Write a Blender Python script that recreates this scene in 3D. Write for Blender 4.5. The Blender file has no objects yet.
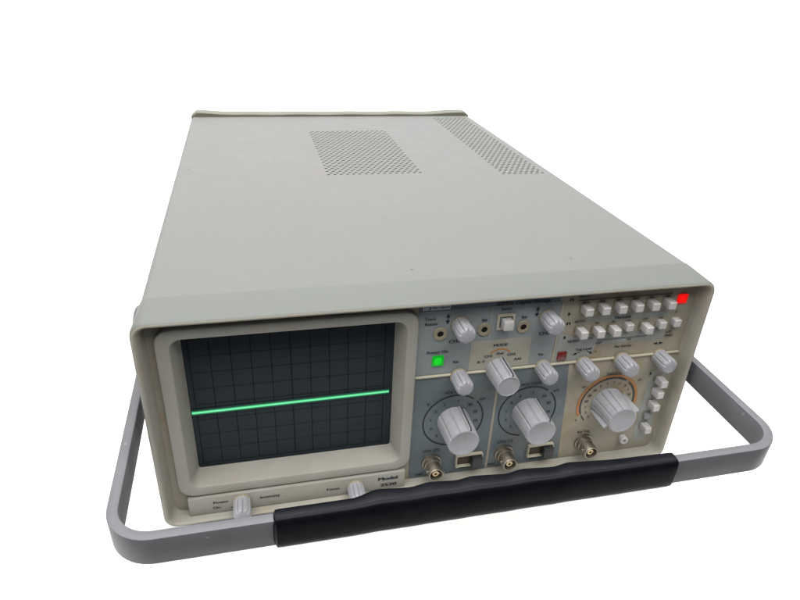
import bpy, bmesh, math, random
from mathutils import Vector, Matrix
random.seed(7)
MM = 0.001
PI = math.pi
sc = bpy.context.scene
col = sc.collection

# ------------------------------------------------------------------ camera
cam_d = bpy.data.cameras.new('camera')
cam = bpy.data.objects.new('camera', cam_d)
col.objects.link(cam)
sc.camera = cam
cam_d.sensor_width = 36.0
cam_d.lens = 613.62 / 800 * 36.0
cam_d.clip_start = 0.01
cam_d.clip_end = 50
CAM_ROWS = [[0.972578, -0.228301, 0.044398], [-0.070648, -0.471876, -0.87883], [0.221588, 0.851594, -0.475065]]
CAM_POS = [-100.0, -268.058, 288.658]
_r, _d, _f = [Vector(v) for v in CAM_ROWS]
cam.matrix_world = Matrix.Translation(Vector(CAM_POS) * MM) @ Matrix((_r, -_d, -_f)).transposed().to_4x4()

# ------------------------------------------------------------------ world, lamps, exposure
world = bpy.data.worlds.new('World')
sc.world = world
world.use_nodes = True
world.node_tree.nodes['Background'].inputs[0].default_value = (0.75, 0.86, 1.0, 1)
world.node_tree.nodes['Background'].inputs[1].default_value = 0.10


def area(name, loc, target, sx, sy, power, color=(1, 1, 1), spread=180):
    l = bpy.data.lights.new(name, 'AREA')
    l.shape = 'RECTANGLE'
    l.size, l.size_y = sx, sy
    l.energy = power
    l.color = color
    l.spread = math.radians(spread)
    o = bpy.data.objects.new(name, l)
    col.objects.link(o)
    o.location = loc
    o.rotation_euler = (Vector(target) - Vector(loc)).to_track_quat('-Z', 'Y').to_euler()
    return o


area('overhead_softbox', (-0.1, 0.75, 1.7), (0.0, 0.75, 0), 2.4, 1.6, 40, (1.0, 0.99, 0.965))
area('key_softbox', (-0.05, -0.6, 1.4), (0.0, 0.05, 0), 2.4, 0.9, 58, (1.0, 0.985, 0.95))
area('side_fill', (-1.5, -0.25, 0.75), (0.0, 0.0, 0.05), 0.8, 0.8, 14, (1.0, 0.97, 0.92))  # unseen fill added at the left, brightens the left-facing inner walls
area('backdrop_fill', (0.5, 0.75, 2.1), (0.6, 2.1, 0.35), 4.4, 0.4, 150)  # unseen lamp added to bring the backdrop up to white
sc.view_settings.view_transform = 'Standard'
sc.view_settings.look = 'None'
sc.view_settings.exposure = 0.0
sc.view_settings.gamma = 1.0


# ------------------------------------------------------------------ materials
def lin(c):
    return tuple(((v / 255) / 12.92 if v / 255 <= 0.04045 else ((v / 255 + 0.055) / 1.055) ** 2.4) for v in c)


def mat(name, base, rough=0.5, metal=0.0, spec=0.5, noise=0.06, scale=180.0, bump=0.0, bscale=900.0,
        stain=None, stain_amt=0.0, stain_scale=30.0, emit=None, estr=0.0, coat=0.0, coords='Object', stretch=None, specks=None, speck_scale=160.0, speck_lo=0.70):
    m = bpy.data.materials.new(name)
    m.use_nodes = True
    nt = m.node_tree
    N, L = nt.nodes, nt.links
    b = N['Principled BSDF']
    b.inputs['Roughness'].default_value = rough
    b.inputs['Metallic'].default_value = metal
    b.inputs['Specular IOR Level'].default_value = spec
    b.inputs['Coat Weight'].default_value = coat
    tc = N.new('ShaderNodeTexCoord')
    src = tc.outputs[coords]
    if stretch:
        mp = N.new('ShaderNodeMapping')
        mp.inputs['Scale'].default_value = stretch
        L.new(src, mp.inputs['Vector'])
        src = mp.outputs['Vector']
    nz = N.new('ShaderNodeTexNoise')
    nz.inputs['Scale'].default_value = scale
    nz.inputs['Detail'].default_value = 6
    nz.inputs['Roughness'].default_value = 0.6
    L.new(src, nz.inputs['Vector'])
    mr = N.new('ShaderNodeMapRange')
    mr.inputs['From Min'].default_value = 0.25
    mr.inputs['From Max'].default_value = 0.75
    mr.inputs['To Min'].default_value = 1 - noise
    mr.inputs['To Max'].default_value = 1 + noise
    L.new(nz.outputs['Fac'], mr.inputs['Value'])
    mul = N.new('ShaderNodeMix')
    mul.data_type = 'RGBA'
    mul.blend_type = 'MULTIPLY'
    mul.inputs[0].default_value = 1.0
    mul.inputs[6].default_value = (*base, 1)
    L.new(mr.outputs['Result'], mul.inputs[7])
    out = mul.outputs[2]
    if stain:
        n2 = N.new('ShaderNodeTexNoise')
        n2.inputs['Scale'].default_value = stain_scale
        n2.inputs['Detail'].default_value = 5
        n2.inputs['Roughness'].default_value = 0.65
        L.new(src, n2.inputs['Vector'])
        r2 = N.new('ShaderNodeMapRange')
        r2.inputs['From Min'].default_value = 0.50
        r2.inputs['From Max'].default_value = 0.74
        r2.inputs['To Min'].default_value = 0
        r2.inputs['To Max'].default_value = stain_amt
        L.new(n2.outputs['Fac'], r2.inputs['Value'])
        mx = N.new('ShaderNodeMix')
        mx.data_type = 'RGBA'
        L.new(r2.outputs['Result'], mx.inputs[0])
        L.new(out, mx.inputs[6])
        mx.inputs[7].default_value = (*stain, 1)
        out = mx.outputs[2]
    if specks:
        n3 = N.new('ShaderNodeTexNoise')
        n3.inputs['Scale'].default_value = speck_scale
        n3.inputs['Detail'].default_value = 2
        L.new(src, n3.inputs['Vector'])
        r3 = N.new('ShaderNodeMapRange')
        r3.inputs['From Min'].default_value = speck_lo
        r3.inputs['From Max'].default_value = speck_lo + 0.05
        L.new(n3.outputs['Fac'], r3.inputs['Value'])
        m3_ = N.new('ShaderNodeMix')
        m3_.data_type = 'RGBA'
        L.new(r3.outputs['Result'], m3_.inputs[0])
        L.new(out, m3_.inputs[6])
        m3_.inputs[7].default_value = (*specks, 1)
        out = m3_.outputs[2]
    L.new(out, b.inputs['Base Color'])
    # a little gloss variation
    rr = N.new('ShaderNodeMapRange')
    rr.inputs['From Min'].default_value = 0.3
    rr.inputs['From Max'].default_value = 0.7
    rr.inputs['To Min'].default_value = max(0.03, rough - 0.06)
    rr.inputs['To Max'].default_value = min(1, rough + 0.06)
    L.new(nz.outputs['Fac'], rr.inputs['Value'])
    L.new(rr.outputs['Result'], b.inputs['Roughness'])
    if bump > 0:
        nb = N.new('ShaderNodeTexNoise')
        nb.inputs['Scale'].default_value = bscale
        nb.inputs['Detail'].default_value = 3
        L.new(src, nb.inputs['Vector'])
        bp = N.new('ShaderNodeBump')
        bp.inputs['Strength'].default_value = bump
        bp.inputs['Distance'].default_value = 0.0004
        L.new(nb.outputs['Fac'], bp.inputs['Height'])
        L.new(bp.outputs['Normal'], b.inputs['Normal'])
    if emit:
        b.inputs['Emission Color'].default_value = (*emit, 1)
        b.inputs['Emission Strength'].default_value = estr
    return m


M = {}
M['backdrop'] = mat('white_paper', (0.60, 0.60, 0.60), 0.9, spec=0.0, noise=0.01)
M['cover'] = mat('grey_painted_steel', (0.0965, 0.0990, 0.0960), 0.55, spec=0.2, noise=0.05, scale=48, bump=0.22, bscale=1300,
                 stain=(0.105, 0.096, 0.089), stain_amt=0.5, stain_scale=7, specks=(0.05, 0.05, 0.047), speck_scale=110, speck_lo=0.735)
M['frame'] = mat('grey_beige_plastic', (0.079, 0.0840, 0.0785), 0.5, spec=0.25, noise=0.04, scale=40, bump=0.06,
                 stain=(0.09, 0.083, 0.066), stain_amt=0.25, stain_scale=26)
M['rear'] = mat('olive_beige_plastic', (0.088, 0.085, 0.064), 0.55, spec=0.3, noise=0.08, scale=40)
M['surround'] = mat('lightened_yellowed_plastic', (0.200, 0.193, 0.166), 0.5, spec=0.25, noise=0.06, scale=40,  # yellowed frame plastic, its colour lightened in place of light
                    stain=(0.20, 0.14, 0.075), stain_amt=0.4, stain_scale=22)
M['panel'] = mat('yellowed_beige_panel', (0.205, 0.187, 0.145), 0.5, spec=0.3, noise=0.10, scale=45,
                 stain=(0.17, 0.115, 0.06), stain_amt=0.8, stain_scale=38)
M['bezel'] = mat('beige_bezel_plastic', (0.182, 0.179, 0.158), 0.5, spec=0.25, noise=0.05, scale=50,
                 stain=(0.17, 0.14, 0.10), stain_amt=0.35, stain_scale=30)
M['blue'] = mat('slate_blue_ink', (0.070, 0.087, 0.098), 0.5, spec=0.3, noise=0.10, scale=60,
                stain=(0.17, 0.16, 0.13), stain_amt=0.5, stain_scale=40)
M['paleblue'] = mat('pale_blue_grey_ink', (0.15, 0.168, 0.175), 0.5, spec=0.3, noise=0.14, scale=45,
                    stain=(0.20, 0.19, 0.16), stain_amt=0.5, stain_scale=30)
M['grey_ink'] = mat('faded_grey_ink', (0.19, 0.20, 0.19), 0.5, spec=0.3, noise=0.10, scale=60,
                    stain=(0.20, 0.17, 0.12), stain_amt=0.5, stain_scale=45)
M['stripe'] = mat('deep_blue_ink', (0.062, 0.082, 0.104), 0.5, spec=0.3, noise=0.12, scale=80)
M['cream'] = mat('cream_plastic', (0.29, 0.27, 0.21), 0.5, spec=0.3, noise=0.06, scale=60)
M['mode_ink'] = mat('cream_ink', (0.215, 0.207, 0.172), 0.5, spec=0.3, noise=0.08, scale=60)
M['ink'] = mat('black_ink', (0.010, 0.011, 0.016), 0.6, spec=0.2, noise=0.1)
M['white_ink'] = mat('white_ink', (0.42, 0.44, 0.46), 0.6, spec=0.2)
M['orange_ink'] = mat('orange_ink', (0.27, 0.12, 0.045), 0.6, spec=0.2, noise=0.15, scale=200)
M['knob'] = mat('pale_grey_knob_plastic', (0.195, 0.198, 0.216), 0.42, spec=0.35, noise=0.07, scale=120, bump=0.05,
                stain=(0.15, 0.13, 0.105), stain_amt=0.4, stain_scale=150)
M['collar'] = mat('yellowed_collar_plastic', (0.175, 0.15, 0.105), 0.5, spec=0.3, noise=0.10, scale=120)
M['button'] = mat('pale_button_plastic', (0.30, 0.295, 0.30), 0.42, spec=0.4, noise=0.05, scale=150,
                  stain=(0.23, 0.19, 0.14), stain_amt=0.4, stain_scale=90)
M['dimbutton'] = mat('cavity_dark_plastic', (0.15, 0.15, 0.15), 0.45, spec=0.4, noise=0.1, scale=150)  # dark of the deep button cavity put into the plastic's colour
M['black'] = mat('black_plastic', (0.012, 0.012, 0.013), 0.45, spec=0.4, noise=0.1)
M['hole'] = mat('dark_recess', (0.008, 0.007, 0.006), 0.8, spec=0.1)
M['slot'] = mat('brown_switch_slot', (0.05, 0.038, 0.026), 0.6, spec=0.2, noise=0.25, scale=200)
M['nickel'] = mat('tarnished_nickel', (0.22, 0.195, 0.16), 0.42, metal=0.9, noise=0.18, scale=260,
                  stain=(0.10, 0.065, 0.04), stain_amt=0.7, stain_scale=160)
M['pin'] = mat('brass_contact', (0.45, 0.36, 0.22), 0.3, metal=1.0)
M['screen'] = mat('dark_tube_glass', (0.017, 0.022, 0.027), 0.35, spec=0.05, noise=0.02, scale=8)
M['grat'] = mat('graticule_ink', (0.006, 0.0075, 0.009), 0.5, spec=0.02)
M['trace'] = mat('green_phosphor_trace', (0.02, 0.1, 0.05), 0.5, emit=(0.13, 0.82, 0.33), estr=1.0)
M['trace_edge'] = mat('green_phosphor_fringe', (0.02, 0.1, 0.05), 0.5, emit=(0.012, 0.22, 0.09), estr=1.0)
M['halo'] = mat('faint_green_phosphor', (0.017, 0.026, 0.027), 0.5, spec=0.05, emit=(0.001, 0.030, 0.013), estr=1.0)
M['green'] = mat('green_lamp_lens', (0.003, 0.03, 0.004), 0.35, spec=0.2, emit=(0.0, 0.34, 0.012), estr=1.0)
M['green_core'] = mat('green_lamp_core', (0.003, 0.03, 0.004), 0.35, spec=0.2, emit=(0.0, 0.62, 0.012), estr=1.0)
M['red_core'] = mat('red_lamp_core', (0.03, 0.001, 0.001), 0.35, spec=0.1, emit=(1.0, 0.006, 0.004), estr=1.0)
M['red'] = mat('red_lamp_lens', (0.03, 0.001, 0.001), 0.35, spec=0.1, emit=(0.80, 0.004, 0.003), estr=1.0)
M['darkred'] = mat('dark_red_lens', (0.10, 0.010, 0.008), 0.3, noise=0.1)
M['handle'] = mat('grey_anodised_aluminium', (0.080, 0.080, 0.088), 0.45, metal=0.0, spec=0.25, noise=0.09, scale=60, bump=0.15, bscale=1500,
                  stain=(0.074, 0.074, 0.078), stain_amt=0.6, stain_scale=45, specks=(0.15, 0.15, 0.155), speck_scale=150, speck_lo=0.72)
M['grip'] = mat('black_rubber', (0.003, 0.0032, 0.005), 0.36, spec=0.08, noise=0.15, scale=80)
M['foot'] = mat('dark_rubber', (0.03, 0.03, 0.03), 0.7)


# ------------------------------------------------------------------ mesh helpers (all in millimetres)
class MB:
    def __init__(self):
        self.v, self.f = [], []

    def add(self, vs, fs):
        o = len(self.v)
        self.v += [tuple(p) for p in vs]
        self.f += [tuple(i + o for i in f) for f in fs]

    def quad_y(self, x0, x1, z0, z1, y):           # sheet facing the viewer (-y)
        self.add([(x0, y, z0), (x1, y, z0), (x1, y, z1), (x0, y, z1)], [(0, 1, 2, 3)])

    def poly_y(self, pts, y):
        self.add([(x, y, z) for x, z in pts], [tuple(range(len(pts)))])

    def box(self, x0, x1, y0, y1, z0, z1, r=0.0, seg=2):
        bm = bmesh.new()
        bmesh.ops.create_cube(bm, size=1.0)
        for v in bm.verts:
            v.co = Vector(((x0 + x1) / 2 + v.co.x * (x1 - x0), (y0 + y1) / 2 + v.co.y * (y1 - y0), (z0 + z1) / 2 + v.co.z * (z1 - z0)))
        if r > 0:
            bmesh.ops.bevel(bm, geom=bm.edges[:], offset=r, segments=seg, profile=0.5, affect='EDGES')
        self.addbm(bm)

    def addbm(self, bm, mtx=None):
        bm.verts.index_update()
        vs = [(mtx @ v.co if mtx else v.co.copy()) for v in bm.verts]
        self.add(vs, [tuple(v.index for v in f.verts) for f in bm.faces])
        bm.free()

    def loft(self, loops, cap0=False, cap1=False, closed=True):
        n = len(loops[0])
        o = len(self.v)
        for lp in loops:
            self.v += [tuple(p) for p in lp]
        for k in range(len(loops) - 1):
            for i in range(n if closed else n - 1):
                j = (i + 1) % n
                self.f.append((o + k * n + i, o + k * n + j, o + (k + 1) * n + j, o + (k + 1) * n + i))
        if cap0:
            self.f.append(tuple(o + i for i in reversed(range(n))))
        if cap1:
            self.f.append(tuple(o + (len(loops) - 1) * n + i for i in range(n)))

    def lathe_y(self, cx, cz, prof, n=48, cap0=False, cap1=True, rad=None):
        """prof: (radius, y) along the axis; rad(angle, radius, k) may flute it"""
        loops = []
        for k, (r, y) in enumerate(prof):
            lp = []
            for i in range(n):
                a = 2 * PI * i / n
                rr = rad(a, r, k) if rad else r
                lp.append((cx + rr * math.cos(a), y, cz + rr * math.sin(a)))
            loops.append(lp)
        self.loft(loops, cap0, cap1)

    def arc_y(self, cx, cz, r0, r1, a0, a1, y, n=48):
        a0, a1 = math.radians(a0), math.radians(a1)
        for i in range(n):
            s, t = a0 + (a1 - a0) * i / n, a0 + (a1 - a0) * (i + 1) / n
            self.add([(cx + r0 * math.cos(s), y, cz + r0 * math.sin(s)), (cx + r1 * math.cos(s), y, cz + r1 * math.sin(s)),
                      (cx + r1 * math.cos(t), y, cz + r1 * math.sin(t)), (cx + r0 * math.cos(t), y, cz + r0 * math.sin(t))], [(0, 1, 2, 3)])

    def text(self, s, x, z, size, y, sx=1.0, bold=0.0, align='CENTER', shear=0.0):
        cu = bpy.data.curves.new('t', 'FONT')
        cu.body = s
        cu.size = size * 1.38
        cu.align_x = align
        cu.align_y = 'CENTER'
        cu.shear = shear
        cu.resolution_u = 4
        ob = bpy.data.objects.new('t', cu)
        col.objects.link(ob)
        dg = bpy.context.evaluated_depsgraph_get()
        me = bpy.data.meshes.new_from_object(ob.evaluated_get(dg))
        for q, dx in enumerate((-bold, bold) if bold else (0.0,)):      # heavier strokes: the outline printed twice, a hair apart
            self.add([(x + dx + v.co.x * sx, y - .02 * q, z + v.co.y) for v in me.vertices], [tuple(p.vertices) for p in me.polygons])
        bpy.data.objects.remove(ob)
        bpy.data.curves.remove(cu)
        bpy.data.meshes.remove(me)

    def build(self, name, material, parent=None, smooth=35, recalc=True, label=None):
        me = bpy.data.meshes.new(name)
        me.from_pydata([(x * MM, y * MM, z * MM) for x, y, z in self.v], [], self.f)
        if recalc:
            bm = bmesh.new()
            bm.from_mesh(me)
            bmesh.ops.recalc_face_normals(bm, faces=bm.faces[:])
            bm.to_mesh(me)
            bm.free()
        me.materials.append(material)
        if smooth:
            me.shade_smooth()
            me.set_sharp_from_angle(angle=math.radians(smooth))
        o = bpy.data.objects.new(name, me)
        col.objects.link(o)
        if parent:
            o.parent = parent
        if label:
            o['label'] = label
        return o


def rrect(x0, x1, z0, z1, r, y, n=6, rb=None):
    """rounded rectangle loop, counter-clockwise seen from the front; rb = radius of the two lower corners"""
    rb = r if rb is None else rb
    pts = []
    for cx, cz, a0, rr in ((x1 - rb, z0 + rb, -90, rb), (x1 - r, z1 - r, 0, r), (x0 + r, z1 - r, 90, r), (x0 + rb, z0 + rb, 180, rb)):
        for i in range(n + 1):
            a = math.radians(a0 + 90 * i / n)
            pts.append((cx + rr * math.cos(a), y, cz + rr * math.sin(a)))
    return pts


def copy_tree(o, parent, dx, dy, dz):
    """a copy of a part and of its sub-parts, shifted by millimetres (meshes share their data)"""
    c = o.copy()
    col.objects.link(c)
    c.parent = parent
    c.location = o.location + Vector((dx, dy, dz)) * MM
    for ch in list(o.children):
        d = ch.copy()
        col.objects.link(d)
        d.parent = c
    return c


# ------------------------------------------------------------------ the setting: white sweep
FLOOR = -12.0
mb = MB()
prof = [(-116, FLOOR - 3), (-116, FLOOR), (1500, FLOOR)]
R = 500
for i in range(1, 17):
    a = PI / 2 * i / 16
    prof.append((1500 + R * math.sin(a), FLOOR + R - R * math.cos(a)))
prof.append((2000, 1900))
mb.loft([[(-2200, y, z) for y, z in prof], [(3600, y, z) for y, z in prof]], closed=False)
bd = mb.build('backdrop', M['backdrop'], smooth=60, recalc=False)
bd['kind'] = 'structure'

# ------------------------------------------------------------------ the oscilloscope
scope = bpy.data.objects.new('oscilloscope', None)
col.objects.link(scope)
scope.empty_display_size = 0.05
scope['label'] = 'grey bench oscilloscope with a green trace and its carry handle swung forward'
scope['category'] = 'oscilloscope'

# --- top cover: bent sheet with two perforated vents
HX, ZT, Y0, Y1 = 159.0, 137.0, 24.0, 443.0
RC = 4.0
mb = MB()


def vent_patch(m, x0, y0, nx, ny, px, py, rx, ry, depth):
    """perforated sheet: staggered cells, each an 8-point ring round an open hole with a turned-down lip"""
    for j in range(ny):
        ya, yb = y0 + j * py, y0 + (j + 1) * py
        off = 0.0 if j % 2 == 0 else px / 2
        n = nx if j % 2 == 0 else nx - 1
        if j % 2:
            for xa, xb in ((x0, x0 + px / 2), (x0 + nx * px - px / 2, x0 + nx * px)):
                m.add([(xa, ya, ZT), (xb, ya, ZT), (xb, yb, ZT), (xa, yb, ZT)], [(0, 1, 2, 3)])
        for i in range(n):
            xa = x0 + off + i * px
            xb = xa + px
            xm, ym = (xa + xb) / 2, (ya + yb) / 2
            outer = [(xa, ya), (xm, ya), (xb, ya), (xb, ym), (xb, yb), (xm, yb), (xa, yb), (xa, ym)]
            inner = []
            for (ax, ay) in ((-.7, -.7), (0, -1), (.7, -.7), (1, 0), (.7, .7), (0, 1), (-.7, .7), (-1, 0)):
                inner.append((xm + ax * rx, ym + ay * ry))
            m.loft([[(a, b, ZT) for a, b in outer], [(a, b, ZT) for a, b in inner], [(a, b, ZT - depth) for a, b in inner]])


V1 = (-40.6, 221.0, 16, 34, 5.2, 4.5)
V2 = (109.0, 211.0, 8, 49, 5.2, 4.5)
for V in (V1, V2):
    vent_patch(mb, V[0], V[1], V[2], V[3], V[4], V[5], 1.5, 1.28, 0.8)
holes = [(V[0], V[0] + V[2] * V[4], V[1], V[1] + V[3] * V[5]) for V in (V1, V2)]
xs = sorted({-HX + RC, HX - RC, *[h[0] for h in holes], *[h[1] for h in holes]})
ys = sorted({Y0, Y1, *[h[2] for h in holes], *[h[3] for h in holes]})
for a, b in zip(xs, xs[1:]):
    for c, d in zip(ys, ys[1:]):
        if any(h[0] - .01 <= a and b <= h[1] + .01 and h[2] - .01 <= c and d <= h[3] + .01 for h in holes):
            continue
        mb.add([(a, c, ZT), (b, c, ZT), (b, d, ZT), (a, d, ZT)], [(0, 1, 2, 3)])
for s in (-1, 1):
    pr = [(s * (HX - RC + RC * math.sin(a)), ZT - RC + RC * math.cos(a)) for a in [PI / 2 * i / 6 for i in range(7)]] + [(s * HX, 4.0)]
    mb.loft([[(x, Y0, z) for x, z in pr], [(x, Y1, z) for x, z in pr]], closed=False)
cover = mb.build('top_cover', M['cover'], scope, smooth=40, recalc=False)
mb = MB()
mb.box(-157, 157, 24, 441, 1, 4)
mb.build('bottom_plate', M['cover'], scope)
mb = MB()
mb.box(-150, 150, 60, 432, 131, 132)  # tray added close under the vents to lighten their holes
mb.build('added_vent_tray', M['cover'], scope)

# --- front frame: flared collar with a raised lip round the recessed panel
mb = MB()
mb.loft([
    rrect(-158.8, 158.8, 1.2, 136.6, 4, 26.0), rrect(-159.1, 159.1, 0.9, 137.2, 4.3, 24.6), rrect(-159.5, 159.5, 0.7, 137.35, 4.6, 23.6),
    rrect(-162.0, 162.0, 0, 135.9, 7.5, 4.0), rrect(-162.0, 162.0, 0, 135.75, 7.5, 2.2), rrect(-161.8, 161.8, 0.2, 135.5, 7.3, 1.0), rrect(-161.4, 161.4, 0.5, 135.1, 7.1, 0.45), rrect(-160.9, 160.9, 1.0, 134.6, 6.8, 1.2)])
mb.build('front_frame', M['frame'], scope, smooth=50)

mb = MB()  # lip and inner walls: the lighter colour stands in for light
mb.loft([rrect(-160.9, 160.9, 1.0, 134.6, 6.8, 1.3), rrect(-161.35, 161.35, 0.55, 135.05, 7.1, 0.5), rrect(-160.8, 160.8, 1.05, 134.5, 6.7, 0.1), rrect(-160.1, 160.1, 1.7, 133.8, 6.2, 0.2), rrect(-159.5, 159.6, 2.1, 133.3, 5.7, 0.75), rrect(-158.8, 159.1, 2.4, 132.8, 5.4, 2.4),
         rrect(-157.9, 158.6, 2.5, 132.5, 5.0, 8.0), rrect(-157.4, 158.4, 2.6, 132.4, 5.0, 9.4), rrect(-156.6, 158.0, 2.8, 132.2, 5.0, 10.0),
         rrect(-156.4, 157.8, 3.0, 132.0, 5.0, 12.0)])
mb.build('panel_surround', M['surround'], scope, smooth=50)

# --- rear frame with raised corner ears
mb = MB()


def rear_outline(y, g):
    top = []
    n = 60
    for i in range(n + 1):
        x = 158.6 - 317.2 * i / n
        e = max(0.0, (abs(x) - 108) / 45)
        e = min(1.0, e)
        z = 139.9 + 1.9 * (e * e * (3 - 2 * e)) + 0.25 * math.sin(x * 0.11)
        if abs(x) > 153:
            z -= (abs(x) - 153) ** 2 * 0.14
        top.append((x * (1 - g * 0.004), y, z - g))
    return [(-158.6 + g, y, 0 + g), (158.6 - g, y, 0 + g)] + top


mb.loft([rear_outline(443.2, 3), rear_outline(443.2, 0.9), rear_outline(444.2, 0), rear_outline(457, 0), rear_outline(458, 1)], True, True)
mb.build('rear_frame', M['rear'], scope, smooth=40)

# --- front panel (recessed), with its hole for the screen bezel
YP = 10.0
BX0, BX1, BZ0, BZ1 = -152.8, -17.2, 16.2, 128.3
mb = MB()
mb.quad_y(-16.9, 158.2, 2.6, 132.4, YP)
mb.loft([rrect(-157.4, -16.9, 2.6, 132.4, 0.5, YP), rrect(BX0 + 1, BX1 - 1, BZ0 + 1, BZ1 - 1, 8, YP)])
panel = mb.build('front_panel', M['panel'], scope, smooth=0)
Y1L, Y2L, Y3L, Y4L = YP - 0.12, YP - 0.24, YP - 0.36, YP - 0.48

mb = MB()                                       # printed fields of the two channels: paler above, slate blue below
mb.quad_y(-16.6, 68.4, 82.6, 125.0, Y1L)
mb.build('upper_field', M['paleblue'], panel, smooth=0, label='pale blue grey printed field of the position controls')
mb = MB()
mb.quad_y(-16.6, 35.2, 3.4, 80.8, Y1L)
mb.poly_y([(36.8, 3.4), (87.6, 3.4), (83.6, 60), (81.0, 80.8), (36.8, 80.8)], Y1L)
mb.build('printed_field', M['blue'], panel, smooth=0, label='slate blue printed field of the channel controls')
mb = MB()
mb.quad_y(-16.6, 67.4, 125.2, 132.2, Y1L)
mb.build('printed_stripe', M['stripe'], panel, smooth=0, label='deep blue title stripe')
mb = MB()                                       # worn grey bands of the trigger buttons
mb.quad_y(86.5, 143.3, 109.0, 112.7, Y1L)
mb.poly_y([(70.2, 82.8), (92.5, 82.8), (97.0, 92.6), (143.0, 92.6), (143.0, 99.6), (81.0, 99.6), (70.2, 104.0)], Y1L)
mb.poly_y([(141.6, 15), (146, 8), (153.6, 15), (153.6, 68), (141.6, 68)], Y1L)
mb.build('printed_band', M['grey_ink'], panel, smooth=0, label='faded grey printed bands round the push buttons')
mb = MB()
mb.quad_y(15.6, 53.2, 82.9, 103.2, Y2L)
mb.build('mode_field', M['mode_ink'], panel, smooth=0, label='cream printed box of the mode selector')
mb = MB()                                       # cream divider rib and thin pale separators
mb.box(-16.6, 157.5, YP - 1.3, YP + .5, 81.1, 82.3, 0.3)
mb.build('divider_rib', M['cream'], panel)
mb = MB()
mb.quad_y(69.0, 69.8, 84.0, 125.0, Y2L)
mb.build('separator_line', M['cream'], panel, smooth=0)
mb = MB()
mb.quad_y(26.0, 26.3, 103.6, 124.6, Y2L)
mb.build('separator_line', M['cream'], panel, smooth=0)

# --- lettering and line work printed on the panel
ink = MB()
ink2 = MB()
orange = MB()
orange2 = MB()
T = lambda s, x, z, h=1.75, sx=1.12, bold=0.085, **k: (ink2 if x > 69 else ink).text(s, x, z, h, Y4L, sx, bold, **k)
T('20MHz Digital Storage', 44.6, 126.6, 2.35, 1.12, 0.09)
T('Trace', -10.0, 120.3); T('Rotate', -9.2, 117.0)
T('Bal', 22.0, 116.9); T('Bal', 46.0, 116.7); T('Invert', 34.6, 123.0)
T('CH1', 5.4, 104.4, 2.3, 1.12, .08); T('CH2', 60.5, 104.4, 2.3, 1.12, .08)
T('Power On', -4.2, 98.1, 1.8, 1.2)
T('Var', 7.4, 90.3); T('Var', 60.7, 89.8)
T('MODE', 33.9, 99.1, 1.9, 1.2, .09)
T('X–Y', 23.0, 88.4); T('CH1', 27.3, 91.9); T('Dual', 34.3, 93.3, 1.5); T('CH2', 41.7, 91.8); T('Add', 46.0, 88.2)
T('VOLTS/DIV', 9.7, 68.4, 1.8, 1.2); T('VOLTS/DIV', 58.6, 68.3, 1.8, 1.2)
DC = {'a': (9.7, 46.8), 'b': (58.6, 46.9)}
for k in 'ab':
    cx, cz = DC[k]
    ink.arc_y(cx, cz, 18.7, 19.5, 52, 262, Y3L)
    ink.arc_y(cx, cz, 18.7, 19.5, -38, 43, Y3L)
    for s, a in (('5', 228), ('2', 199), ('1', 172), ('.5', 145), ('.2', 118), ('.1', 84), ('50', 48), ('20', 20), ('10', -8), ('5', -36)):
        T(s, cx + 14.6 * math.cos(math.radians(a)), cz + 14.6 * math.sin(math.radians(a)), 1.9)
    T('V', cx - 16.8, cz + 14.4, 1.9); T('mV', cx + 17.5, cz + 14.2, 1.8)
T('CH1 (X)', -2.6, 24.6, 2.0, 1.15, .07); T('CH2 (Y)', 46.7, 24.3, 2.0, 1.15, .07); T('Ext Trig', 102.4, 24.0, 1.8)
T('1MΩ', -9.6, 5.8, 1.7); T('1MΩ', 39.2, 6.2, 1.7)
T('400V MAX', 22.5, 6.8, 1.7); T('400V MAX', 71.6, 6.4, 1.7)
T('Trig Level', 88.8, 90.5); T('–', 81.6, 87.4); T('+', 97.3, 87.6)
T('Var Sweep', 115.6, 90.1)
T('Time/Div', 114.6, 69.4, 1.8, 1.2)
T('mS', 95.3, 61.4, 1.6); T('S', 94.7, 34.6, 1.7); T('µS', 134.5, 62.2, 1.6)
TX, TZ = 114.6, 46.8
ink2.arc_y(TX, TZ, 18.6, 19.3, 208, 222, Y3L); ink2.arc_y(TX, TZ, 18.6, 19.3, 58, 204, Y3L); ink2.arc_y(TX, TZ, 18.6, 19.3, -14, 48, Y3L)
orange.arc_y(TX, TZ, 19.9, 21.6, -20, 205, Y3L, 60)
orange2.arc_y(34.4, 88.2, 7.6, 8.6, 40, 140, Y3L, 24)
for i, s in enumerate(('.5', '.2', '.1', '50', '20', '10', '5', '2', '1', '.5', '.2', '.1', '50', '20', '10', '5')):
    a = math.radians(222 - i * 17.2)
    T(s, TX + 15.6 * math.cos(a), TZ + 15.6 * math.sin(a), 1.8, 1.0)
T('Norm', 82.0, 127.5, 1.7, 1.2, .07); T('TRIGGER', 110.4, 110.9, 1.8, 1.15, .08); T('AUTO', 82.4, 110.6, 1.6)
for x, s in zip((83.4, 94.3, 105.2, 116.2, 127.2, 137.9), ('Store', 'Roll', 'Save', 'Plot', 'Pre', 'Ref')):
    T(s, x, 123.3, 1.0, 1.3)
for x, s in zip((94.2, 104.8, 115.6, 126.6, 137.6), ('Int', 'Alt', 'CH1', 'CH2', 'Line')):
    T(s, x, 108.5, 0.95, 1.3)
T('NORM', 80.6, 96.9, 1.6); T('EXT', 98.4, 94.0, 1.5); T('CH1', 91.6, 98.0, 1.3); T('TV', 118.6, 94.4, 1.7); T('LINE', 109.8, 97.4, 1.2)
T('x10', 145.8, 97.4, 1.6); T('MAG', 146.6, 94.8, 1.7, 1.1, .08); T('x1', 147.3, 111.6, 1.4)
ink2.quad_y(78.4, 141.0, 124.55, 124.95, Y3L)                      # rule over the top row of buttons
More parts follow.
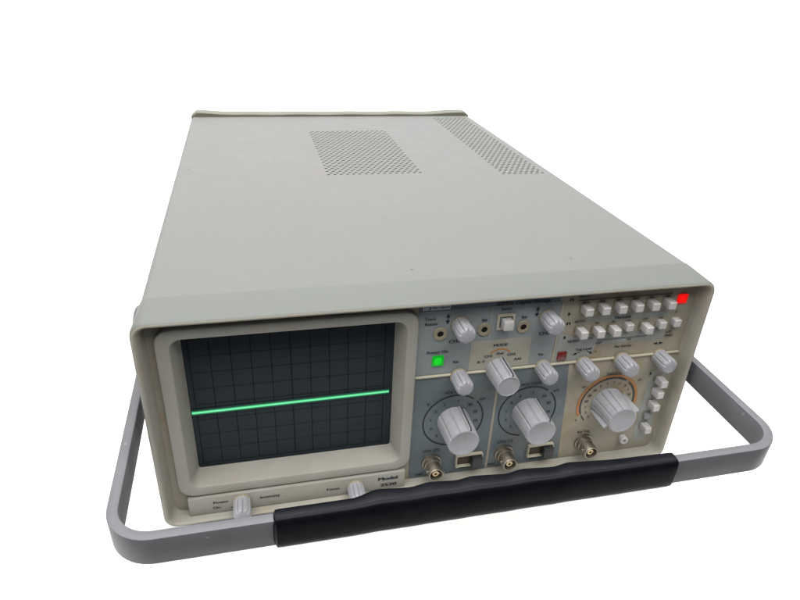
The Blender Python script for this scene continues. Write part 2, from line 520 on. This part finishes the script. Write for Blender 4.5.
ink2.quad_y(97.0, 131.0, 95.8, 96.1, Y3L)
for x, z in ((74.4, 125.4), (75.2, 109.6)):                       # push-push symbols
    ink2.quad_y(x - 1.3, x - .5, z - .9, z + .9, Y3L); ink2.quad_y(x - .5, x + .9, z + .5, z + .9, Y3L)
    ink2.quad_y(x + .5, x + 1.2, z - .9, z + .5, Y3L)
for x, z in ((74.2, 116.2), (74.3, 100.0), (141.4, 66.2)):
    ink2.quad_y(x - .5, x + .3, z - 1.1, z + 1.1, Y3L); ink2.quad_y(x + .3, x + .9, z - .5, z + .5, Y3L)


def tri(m, x, z, dx, dz, w):                                       # solid arrow head with its tip at (x+dx, z+dz)
    l = math.hypot(dx, dz)
    nx, nz = -dz / l * w, dx / l * w
    m.poly_y([(x + dx, z + dz), (x + nx, z + nz), (x - nx, z - nz)], Y3L)


for x in (0.2, 53.8):
    tri(ink, x, 120.4, 0, 2.6, 1.25); tri(ink, x, 118.6, 0, -2.6, 1.25)
    ink.quad_y(x - .18, x + .18, 118.4, 120.6, Y4L)
tri(ink2, 140.0, 89.5, -3.0, 0, 0.9); tri(ink2, 141.2, 89.5, 3.0, 0, 0.9)
tri(ink2, 84.2, 87.8, -1.8, -1.2, 0.95); tri(ink2, 93.6, 87.8, 1.8, -1.2, 0.95)
ink2.arc_y(88.9, 80.2, 8.6, 9.0, 105, 125, Y3L, 8); ink2.arc_y(88.9, 80.2, 8.6, 9.0, 55, 75, Y3L, 8)
ink.build('channel_lettering', M['ink'], panel, smooth=0)
ink2.build('trigger_lettering', M['ink'], panel, smooth=0)
orange.build('time_base_arc', M['orange_ink'], panel, smooth=0)
orange2.build('mode_arc', M['orange_ink'], panel, smooth=0)
mb = MB()                                                          # maker's mark: white letters and a white box with dark name
mb.text('BK', -12.6, 126.9, 2.3, Y4L, 1.1, .1)
mb.quad_y(-10.0, 1.0, 125.8, 128.2, Y3L)
mb.build('maker_mark', M['white_ink'], panel, smooth=0)
mb = MB()
mb.text('PRECISION', -4.5, 127.0, 1.4, Y4L, 1.1, .06)
mb.build('maker_name', M['ink'], panel, smooth=0)

# --- screen bezel, screen, graticule, trace
mb = MB()
mb.loft([rrect(BX0, BX1, BZ0, BZ1, 9, 10.4), rrect(BX0, BX1, BZ0, BZ1, 9, 6.8), rrect(BX0 + .5, BX1 - .5, BZ0 + .5, BZ1 - .5, 8.6, 6.1),
         rrect(BX0 + 1, BX1 - 1, BZ0 + 1, BZ1 - 1, 8.2, 6.0), rrect(-146.6, -23.0, 22.1, 122.6, 6.5, 6.0), rrect(-146.1, -23.4, 22.5, 122.2, 6.3, 6.2),
         rrect(-145.6, -23.7, 22.8, 121.9, 6.0, 6.8), rrect(-142.0, -27.0, 24.6, 117.5, 1.6, 20.6)])
bezel = mb.build('screen_bezel', M['bezel'], scope, smooth=30)
YS = 20.0
mb = MB()
mb.poly_y([(p[0], p[2]) for p in rrect(-143.5, -25.5, 23.5, 119, 3, 0)], YS + 0.6)
screen = mb.build('screen', M['screen'], scope, smooth=0)
mb = MB()
GX, GZ, GP = -85.7, 70.6, 10.66
for i in range(-5, 6):
    mb.quad_y(GX + i * GP - .17, GX + i * GP + .17, GZ - 4 * GP, GZ + 4 * GP, YS + 0.4)
for j in range(-4, 5):
    mb.quad_y(GX - 5 * GP, GX + 5 * GP, GZ + j * GP - .11, GZ + j * GP + .11, YS + 0.3)
for i in range(-25, 26):
    for z in (GZ, GZ + 2.5 * GP, GZ - 2.5 * GP):
        mb.quad_y(GX + i * GP / 5 - .12, GX + i * GP / 5 + .12, z - .55, z + .55, YS + 0.2)
for j in range(-20, 21):
    mb.quad_y(GX - .6, GX + .6, GZ + j * GP / 5 - .1, GZ + j * GP / 5 + .1, YS + 0.2)
mb.build('graticule', M['grat'], screen, smooth=0)
mb = MB()
mb.add([(-141.4, YS - .35, 64.9), (-29.2, YS - .35, 65.9), (-29.2, YS - .35, 67.0), (-141.4, YS - .35, 66.1)], [(0, 1, 2, 3)])
tr = mb.build('trace_line', M['trace'], screen, smooth=0)
mb = MB()
mb.add([(-141.6, YS - .25, 64.4), (-29.0, YS - .25, 65.4), (-29.0, YS - .25, 67.5), (-141.6, YS - .25, 66.6)], [(0, 1, 2, 3)])
mb.build('trace_fringe', M['trace_edge'], screen, smooth=0)
mb = MB()
mb.add([(-141.7, YS - .15, 63.4), (-29.0, YS - .15, 64.4), (-29.0, YS - .15, 68.5), (-141.7, YS - .15, 67.6)], [(0, 1, 2, 3)])
mb.build('phosphor_halo', M['halo'], screen, smooth=0)

# --- lower control strip under the screen
mb = MB()
mb.box(-148.6, -20.2, 4.6, 10.6, 2.2, 15.4, 0.5)
strip = mb.build('control_strip', M['bezel'], scope)
mb = MB()
YT = 4.35
mb.text('Power', -130.6, 10.9, 1.85, YT, 1.3, .1)
mb.text('On', -133.2, 7.0, 1.85, YT, 1.3, .06)
mb.lathe_y(-124.6, 5.6, [(0.45, YT), (0.4, YT - .02)], 12)
mb.build('power_legend', M['ink'], strip, smooth=0)
for txt_, x_, z_, h_, sx_, b_, nm_ in (('Intensity', -102.6, 10.2, 1.9, 1.3, .1, 'intensity_legend'), ('Focus', -65.0, 8.9, 1.9, 1.3, .1, 'focus_legend')):
    mb = MB()
    mb.text(txt_, x_, z_, h_, YT, sx_, b_)
    mb.build(nm_, M['ink'], strip, smooth=0)
mb = MB()
mb.text('Model', -31.0, 11.5, 2.6, YT, 1.38, .26)
mb.text('2520', -30.6, 6.3, 2.4, YT, 1.55, .24)
mb.build('model_legend', M['ink'], strip, smooth=0)

# ------------------------------------------------------------------ knobs, built on the panel, axis towards the viewer
def flute(nf, depth):
    def rad(a, r, k):
        w = abs(math.sin(a * nf / 2))
        return r * (1 - depth * (1 - min(1.0, w * 1.9)) ** 1.0) if k > 0 else r
    return rad


def small_knob(cx, cz, h, yb, label=None, r0=5.15, r1=5.05, name='knob'):
    m = MB()
    m.lathe_y(0, 0, [(r0, -1.6), (r0, -2.4), (r0 * .985, -3.2), (r1 * 1.06, -h * .8), (r1, -h + 1.5), (r1 * .95, -h + .75), (r1 * .84, -h + .2), (r1 * .62, -h - .15), (r1 * .3, -h - .25)], 120,
              rad=lambda a, r, k: flute(9, (.15, .15, .15, .15, .15, .14, .10, .04, 0)[k])(a, r, k) if k < 8 else r)
    o = m.build(name, M['knob'], scope, smooth=40, label=label)
    o.location = Vector((cx, yb, cz)) * MM
    m = MB()
    m.lathe_y(0, 0, [(r0 * 1.04, 0.3), (r0 * 1.05, -1.2), (r0 * .9, -2.2)], 48, cap1=False)
    m.build('knob_collar', M['collar'], o)
    m = MB()
    m.box(-.28, .28, -h - .22, -1.8, r1 * .62, r1 * 1.0 + .35, 0.12, 1)
    m.build('knob_pointer', M['knob'], o)
    return o


k0 = small_knob(7.7, 115.2, 13.5, YP)
for x, z, dy in ((60.8, 115.2, 0), (9.8, 80.4, -1.0), (63.2, 80.2, 0), (90.1, 80.0, -0.8), (116.1, 80.5, -1.2), (143.3, 79.6, 0)):
    copy_tree(k0, scope, x - 7.7, dy, z - 115.2)
k1 = small_knob(-118.6, 9.4, 12.5, 4.6, 'pale knob for intensity and power below the screen', 5.2, 4.9)
copy_tree(k1, scope, 67.3, 0, -1.2)['label'] = 'pale focus knob half hidden by the handle grip'


def big_knob(cx, cz, h, r0, r1, ang, name, fins=(), label=None, ridges=9):
    a0 = math.radians(ang)
    m = MB()

    def rad(a, r, k):
        if k in (0, 7, 8, 9):
            return r
        w = ((a - a0) * ridges / (2 * PI)) % 1.0
        d = min(w, 1 - w) * 2                   # 0 on a groove, 1 between
        return r * (1 - 0.085 * max(0, 1 - d / 0.26))
    m.lathe_y(0, 0, [(r0, 0.2), (r0, -1.0), (r0 * .99, -1.8), (r1 * 1.04, -h * .55), (r1 * 1.01, -h + 1.4), (r1, -h + .8), (r1, -h + .45), (r1 * .96, -h + .1),
                     (r1 * .90, -h), (r1 * .86, -h + .25)], 126, rad=rad)
    o = m.build(name, M['knob'], scope, smooth=35, label=label)
    o.location = Vector((cx, YP, cz)) * MM
    rot = Matrix.Rotation(-(a0 - PI / 2), 4, 'Y')
    bm = bmesh.new()
    m2 = MB()
    m2.loft([[(-1.5, -.6, r1 * .8), (1.3, -.6, r1 * .8), (1.1, -.6, r0 + .75), (-1.2, -.6, r0 + .75)],
             [(-1.5, -h + 1.4, r1 * .8), (1.3, -h + 1.4, r1 * .8), (1.1, -h + 1.4, r1 + 1.0), (-1.2, -h + 1.4, r1 + 1.0)],
             [(-1.5, -h + .3, r1 * .8), (1.3, -h + .3, r1 * .8), (1.1, -h + .3, r1 * .98), (-1.2, -h + .3, r1 * .98)]], True, True)
    m3 = MB()
    m3.loft([[(.15, -.7, r0), (.98, -.7, r0), (.98, -.7, r0 + .83), (.15, -.7, r0 + .83)], [(.15, -h + 1.35, r1), (.98, -h + 1.35, r1), (.98, -h + 1.35, r1 + 1.08), (.15, -h + 1.35, r1 + 1.08)],
             [(.15, -h + .25, r1 * .85), (.98, -h + .25, r1 * .85), (.98, -h + .25, r1 + .05), (.15, -h + .25, r1 + .05)]], True, True)
    bm.free()
    for q in (m2, m3):
        q.v = [tuple(rot @ Vector(p)) for p in q.v]
    if not fins:
        m2.build('knob_ridge', M['knob'], o)
        m3.build('pointer_line', M['ink'], o, smooth=0)
    for fa in fins:
        q = MB()
        q.box(-.7, .7, -h + 1.6, -1.2, r1 * .85, r0 + 1.7, 0.3, 2)
        rr = Matrix.Rotation(-(math.radians(fa) - PI / 2), 4, 'Y')
        q.v = [tuple(rr @ Vector(p)) for p in q.v]
        q.build('knob_fin', M['knob'], o)
    return o


big_knob(9.7, 46.8, 21.5, 10.2, 9.4, 72, 'attenuator_knob')
big_knob(58.6, 46.9, 21.5, 10.2, 9.4, 66, 'attenuator_knob')
big_knob(34.0, 82.3, 18.5, 7.6, 6.9, 80, 'mode_knob', ridges=7)
big_knob(114.6, 46.8, 19.5, 10.9, 9.4, 100, 'time_base_knob', ridges=13, fins=(205, 25), label='wide time base knob with two side fins')

# ------------------------------------------------------------------ push buttons
def button(x, z, h, w=2.4, name='push_button', material='button', label=None):
    m = MB()
    m.loft([rrect(-w, w, -w, w, .35, 0.2, 2), rrect(-w, w, -w, w, .35, -h + .5, 2), rrect(-w + .35, w - .35, -w + .35, w - .35, .3, -h, 2)], cap1=True)
    o = m.build(name, M[material], scope, smooth=30, label=label)
    o.location = Vector((x, YP, z)) * MM
    f = MB()
    f.loft([rrect(-w - .7, w + .7, -w - .7, w + .7, .4, 0.0, 2), rrect(-w - .7, w + .7, -w - .7, w + .7, .4, -.4, 2), rrect(-w - .08, w + .08, -w - .08, w + .08, .3, -.4, 2),
            rrect(-w - .08, w + .08, -w - .08, w + .08, .3, 0.1, 2)])
    f.build('button_surround', M['collar'], o, smooth=30)
    return o


b0 = button(83.6, 119.6, 7.0)
row1 = [(94.5, 119.6, 0), (105.3, 119.6, 0), (116.1, 119.7, 0), (127.1, 119.7, 0), (138.1, 119.7, 0)]
row2 = [(82.9, 104.7, -.8), (93.9, 104.5, -.8), (104.6, 104.2, -.8), (115.2, 104.7, 3), (126.3, 104.0, -.8), (137.5, 104.6, 2.6), (147.6, 105.0, 2.8)]
for x, z, dy in row1 + row2:
    copy_tree(b0, scope, x - 83.6, dy, z - 119.6)
for x, z, dy in ((148.0, 61.6, -1.2), (148.6, 52.0, 0), (148.4, 41.7, 0), (147.2, 23.0, 0)):
    copy_tree(b0, scope, x - 83.6, dy, z - 119.6)
button(147.6, 31.6, 2.2, material='dimbutton', label='darkened push button, pressed in, near the foot of the column')
# invert switch: square cream well with a white key
m = MB()
m.loft([rrect(-5.3, 5.3, -5.0, 5.0, .6, 0.0, 3), rrect(-5.3, 5.3, -5.0, 5.0, .6, -.9, 3), rrect(-4.0, 4.0, -3.7, 3.7, .5, -.9, 3), rrect(-4.0, 4.0, -3.7, 3.7, .5, .05, 3)])
iw = m.build('invert_switch', M['cream'], scope, smooth=30, label='square invert switch with cream well and white key')
iw.location = Vector((34.9, YP - .2, 114.8)) * MM
m = MB()
m.box(-2.9, 2.9, -5.6, 0, -3.2, 2.6, .4)
m.build('switch_key', M['button'], iw)

# trace rotation and balance trimmer holes
def trimmer(x, z):
    m = MB()
    m.lathe_y(0, 0, [(4.2, 0.1), (4.2, -.5), (3.9, -.9), (2.3, -1.0), (1.9, -.8), (1.9, -.2)], 40, cap1=False)
    o = m.build('trimmer_ring', M['collar'], scope)
    o.location = Vector((x, YP, z)) * MM
    m = MB()
    m.lathe_y(0, 0, [(2.0, -.3), (1.2, -.28)], 24)
    m.build('trimmer_hole', M['hole'], o)
    return o


t0 = trimmer(-3.5, 110.2)
copy_tree(t0, scope, 26.0, 0, .5)
copy_tree(t0, scope, 49.9, 0, 0)

# lamps
def lamp(x, z, w, h, material, label):
    m = MB()
    m.box(x - w, x + w, YP - 1.1, YP + .4, z - h, z + h, .35)
    o = m.build('indicator_lamp', M[material], scope, label=label)
    if material != 'darkred':
        c = MB()
        c.poly_y([(p[0], p[2]) for p in rrect(x - w * .72, x + w * .62, z - h * .6, z + h * .74, w * .45, 0)], YP - 1.14)
        c.build('lamp_core', M[material + '_core'], o, smooth=0)
    return o


lamp(-3.6, 92.2, 3.4, 3.4, 'green', 'lit green power lamp')
lamp(148.6, 120.5, 3.2, 3.0, 'red', 'lit red lamp beside the top row of buttons')
lamp(74.9, 87.1, 2.9, 2.9, 'darkred', 'unlit dark red lamp left of the trigger level knob')

# ------------------------------------------------------------------ sockets, switches, terminal
def bnc(x, z):
    m = MB()
    m.lathe_y(0, 0, [(6.4, 0.1), (6.4, -1.6), (5.6, -1.9), (5.4, -4.2), (4.9, -4.6), (4.75, -11.6), (4.5, -12.0), (3.9, -12.0), (3.8, -7.0), (2.2, -7.0)], 48, cap1=False)
    for s in (0, PI):
        mm_ = MB()
        mm_.lathe_y(0, 0, [(.95, 0), (.95, -5.8), (.7, -6.1)], 14)
        rot = Matrix.Rotation(s + .25, 4, 'Y') @ Matrix.Translation((0, -9.2, 0)) @ Matrix.Rotation(PI / 2, 4, 'Z')
        mm_.v = [tuple(rot @ Vector(p)) for p in mm_.v]
        m.add(mm_.v, mm_.f)
    o = m.build('bnc_socket', M['nickel'], scope, smooth=35)
    o.location = Vector((x, YP, z)) * MM
    m = MB()
    m.lathe_y(0, 0, [(3.8, -6.4), (1.9, -6.45)], 32)
    m.build('socket_floor', M['hole'], o)
    m = MB()
    m.lathe_y(0, 0, [(2.1, -6.3), (2.1, -10.6), (1.0, -10.7), (.9, -8.5)], 24)
    m.build('centre_contact', M['pin'], o)
    return o


s0 = bnc(-2.0, 14.8)
copy_tree(s0, scope, 48.9, 0, -.2)
copy_tree(s0, scope, 105.8, 0, .2)


def slide_switch(x, z):
    m = MB()
    m.loft([rrect(-8.9, 8.9, -5.0, 4.6, .5, 0.0, 3), rrect(-8.9, 8.9, -5.0, 4.6, .5, -2.2, 3), rrect(-8.3, 8.3, -4.4, 3.8, .4, -2.2, 3), rrect(-8.3, 8.3, -4.4, 3.8, .4, .05, 3)])
    o = m.build('slide_switch', M['cream'], scope, smooth=30)
    o.location = Vector((x, YP - .2, z)) * MM
    m = MB()
    m.quad_y(-8.2, 8.2, -4.3, 3.7, -.05)
    m.build('switch_slot', M['slot'], o, smooth=0)
    m = MB()
    m.box(1.0, 8.0, -5.4, 0, -4.2, 3.2, .5)
    m.build('switch_slider', M['black'], o)
    return o


w0 = slide_switch(22.9, 14.0)
copy_tree(w0, scope, 49.4, 0, 0.2)

m = MB()
m.lathe_y(133.4, 13.8, [(3.0, YP), (3.0, YP - 3.2), (2.5, YP - 3.8), (1.2, YP - 3.8), (1.1, YP - 2.0)], 32, cap1=False)
ct = m.build('calibration_terminal', M['button'], scope)
m = MB()
m.lathe_y(133.4, 13.8, [(1.25, YP - 2.2), (.8, YP - 2.25)], 20)
m.build('terminal_hole', M['hole'], ct)

# ------------------------------------------------------------------ carry handle: flat bar bent to a U, black ribbed grip on the front
TH = 0.03
U = Vector((0, -math.cos(TH), -math.sin(TH)))
NN = Vector((0, -math.sin(TH), math.cos(TH)))
HW, TK, WD = 172.8, 5.0, 15.9
FO = Vector((0, -71.6, 72.4))                   # top outer edge of the front bar
RO = 21.0


def upath(off):
    """centre path offset inwards by off, in handle-plane coordinates (x, back), from the left pivot to the right one"""
    pts = [(-HW + off, 170.0)]
    pts += [(-HW + off, d) for d in (120, 70, 40)]
    for i in range(13):
        a = PI + PI / 2 * i / 12
        pts.append((-HW + RO + (RO - off) * math.cos(a), RO + (RO - off) * math.sin(a)))
    pts += [(x, off) for x in (-110, -60, 0, 60, 110)]
    for i in range(13):
        a = -PI / 2 + PI / 2 * i / 12
        pts.append((HW - RO + (RO - off) * math.cos(a), RO + (RO - off) * math.sin(a)))
    pts += [(HW - off, d) for d in (40, 70, 120)]
    pts.append((HW - off, 170.0))
    return pts


def hp(x, back, down):
    return tuple(FO - U * back - NN * down + Vector((x, 0, 0)))


e = 0.55
sect = [(0, e), (e * .3, e * .3), (e, 0), (TK - e, 0), (TK - e * .3, e * .3), (TK, e), (TK, WD - e), (TK - e * .3, WD - e * .3), (TK - e, WD), (e, WD), (e * .3, WD - e * .3), (0, WD - e)]
rails = [[hp(x, b, dn) for x, b in upath(off)] for off, dn in sect]
m = MB()
loops = [[rails[s][i] for s in range(len(sect))] for i in range(len(rails[0]))]
m.loft(loops, True, True)
handle = m.build('carry_handle', M['handle'], scope, smooth=30)
def swell(x):
    b = 0.0
    w0_, w1_ = 8.0, 17.0
    for c0 in (-55, -30, -8, 18, 43):
        d = x - c0
        if -w0_ < d < 0:
            b = max(b, .5 - .5 * math.cos(PI * (d + w0_) / w0_))
        elif 0 <= d < w1_:
            b = max(b, 1 - .5 * d / w1_)
        elif w1_ <= d < w1_ + 8:
            b = max(b, .5 - .2 * (d - w1_) / 8)
        elif c0 == 43 and d >= w1_:
            b = max(b, .3 * max(0.0, 1 - (d - w1_ - 8) / 34))
    return b


# grip
m = MB()
gx0, gx1 = -102.0, 104.0
loops = []
n = 120
for i in range(n + 1):
    t = i / n
    x = gx0 + (gx1 - gx0) * t
    ed = min(x - gx0, gx1 - x)
    sh = 1.0 if ed >= 2.5 else math.sqrt(max(0.0, 1 - ((2.5 - ed) / 2.5) ** 2)) * .5 + .5
    b = sum(swell(x + (k - 4) * .9) for k in range(9)) / 9      # finger swells on the inner (rear) side
    back = TK + 1.9 + 2.9 * b
    fr, up, dn = -1.9, -1.8 - 1.0 * b, WD + 1.6
    cxs, czs = (fr + back) / 2, (up + dn) / 2
    hx, hz = (back - fr) / 2 * sh, (dn - up) / 2 * (.35 + .65 * sh)
    lp = []
    for k in range(32):
        a = 2 * PI * k / 32
        ca, sa = math.cos(a), math.sin(a)
        p = 2 / 4.2
        lp.append(hp(x, cxs + hx * math.copysign(abs(ca) ** p, ca), czs + hz * math.copysign(abs(sa) ** p, sa)))
    loops.append(lp)
m.loft(loops, True, True)
m.build('grip_sleeve', M['grip'], handle, smooth=40)
# pivot hubs
for s in (-1, 1):
    m = MB()
    pts = []
    for rr, dx in ((17, 159.5), (17, 175.5), (16.3, 177.2), (14.5, 178.2), (8, 178.5)):
        pts.append([(s * dx, 97 + rr * math.cos(2 * PI * i / 40), 76 + rr * math.sin(2 * PI * i / 40)) for i in range(40)])
    m.loft(pts, True, True)
    m.build('handle_pivot', M['handle'], scope)
for x in (-125, 125):
    for y in (45, 400):
        m = MB()
        loops = [[(x + r * math.cos(2 * PI * i / 28), y + r * math.sin(2 * PI * i / 28), z) for i in range(28)] for r, z in ((9.5, FLOOR + .05), (10, FLOOR + 1), (11, .8))]
        m.loft(loops, True, True)
        m.build('foot', M['foot'], scope)
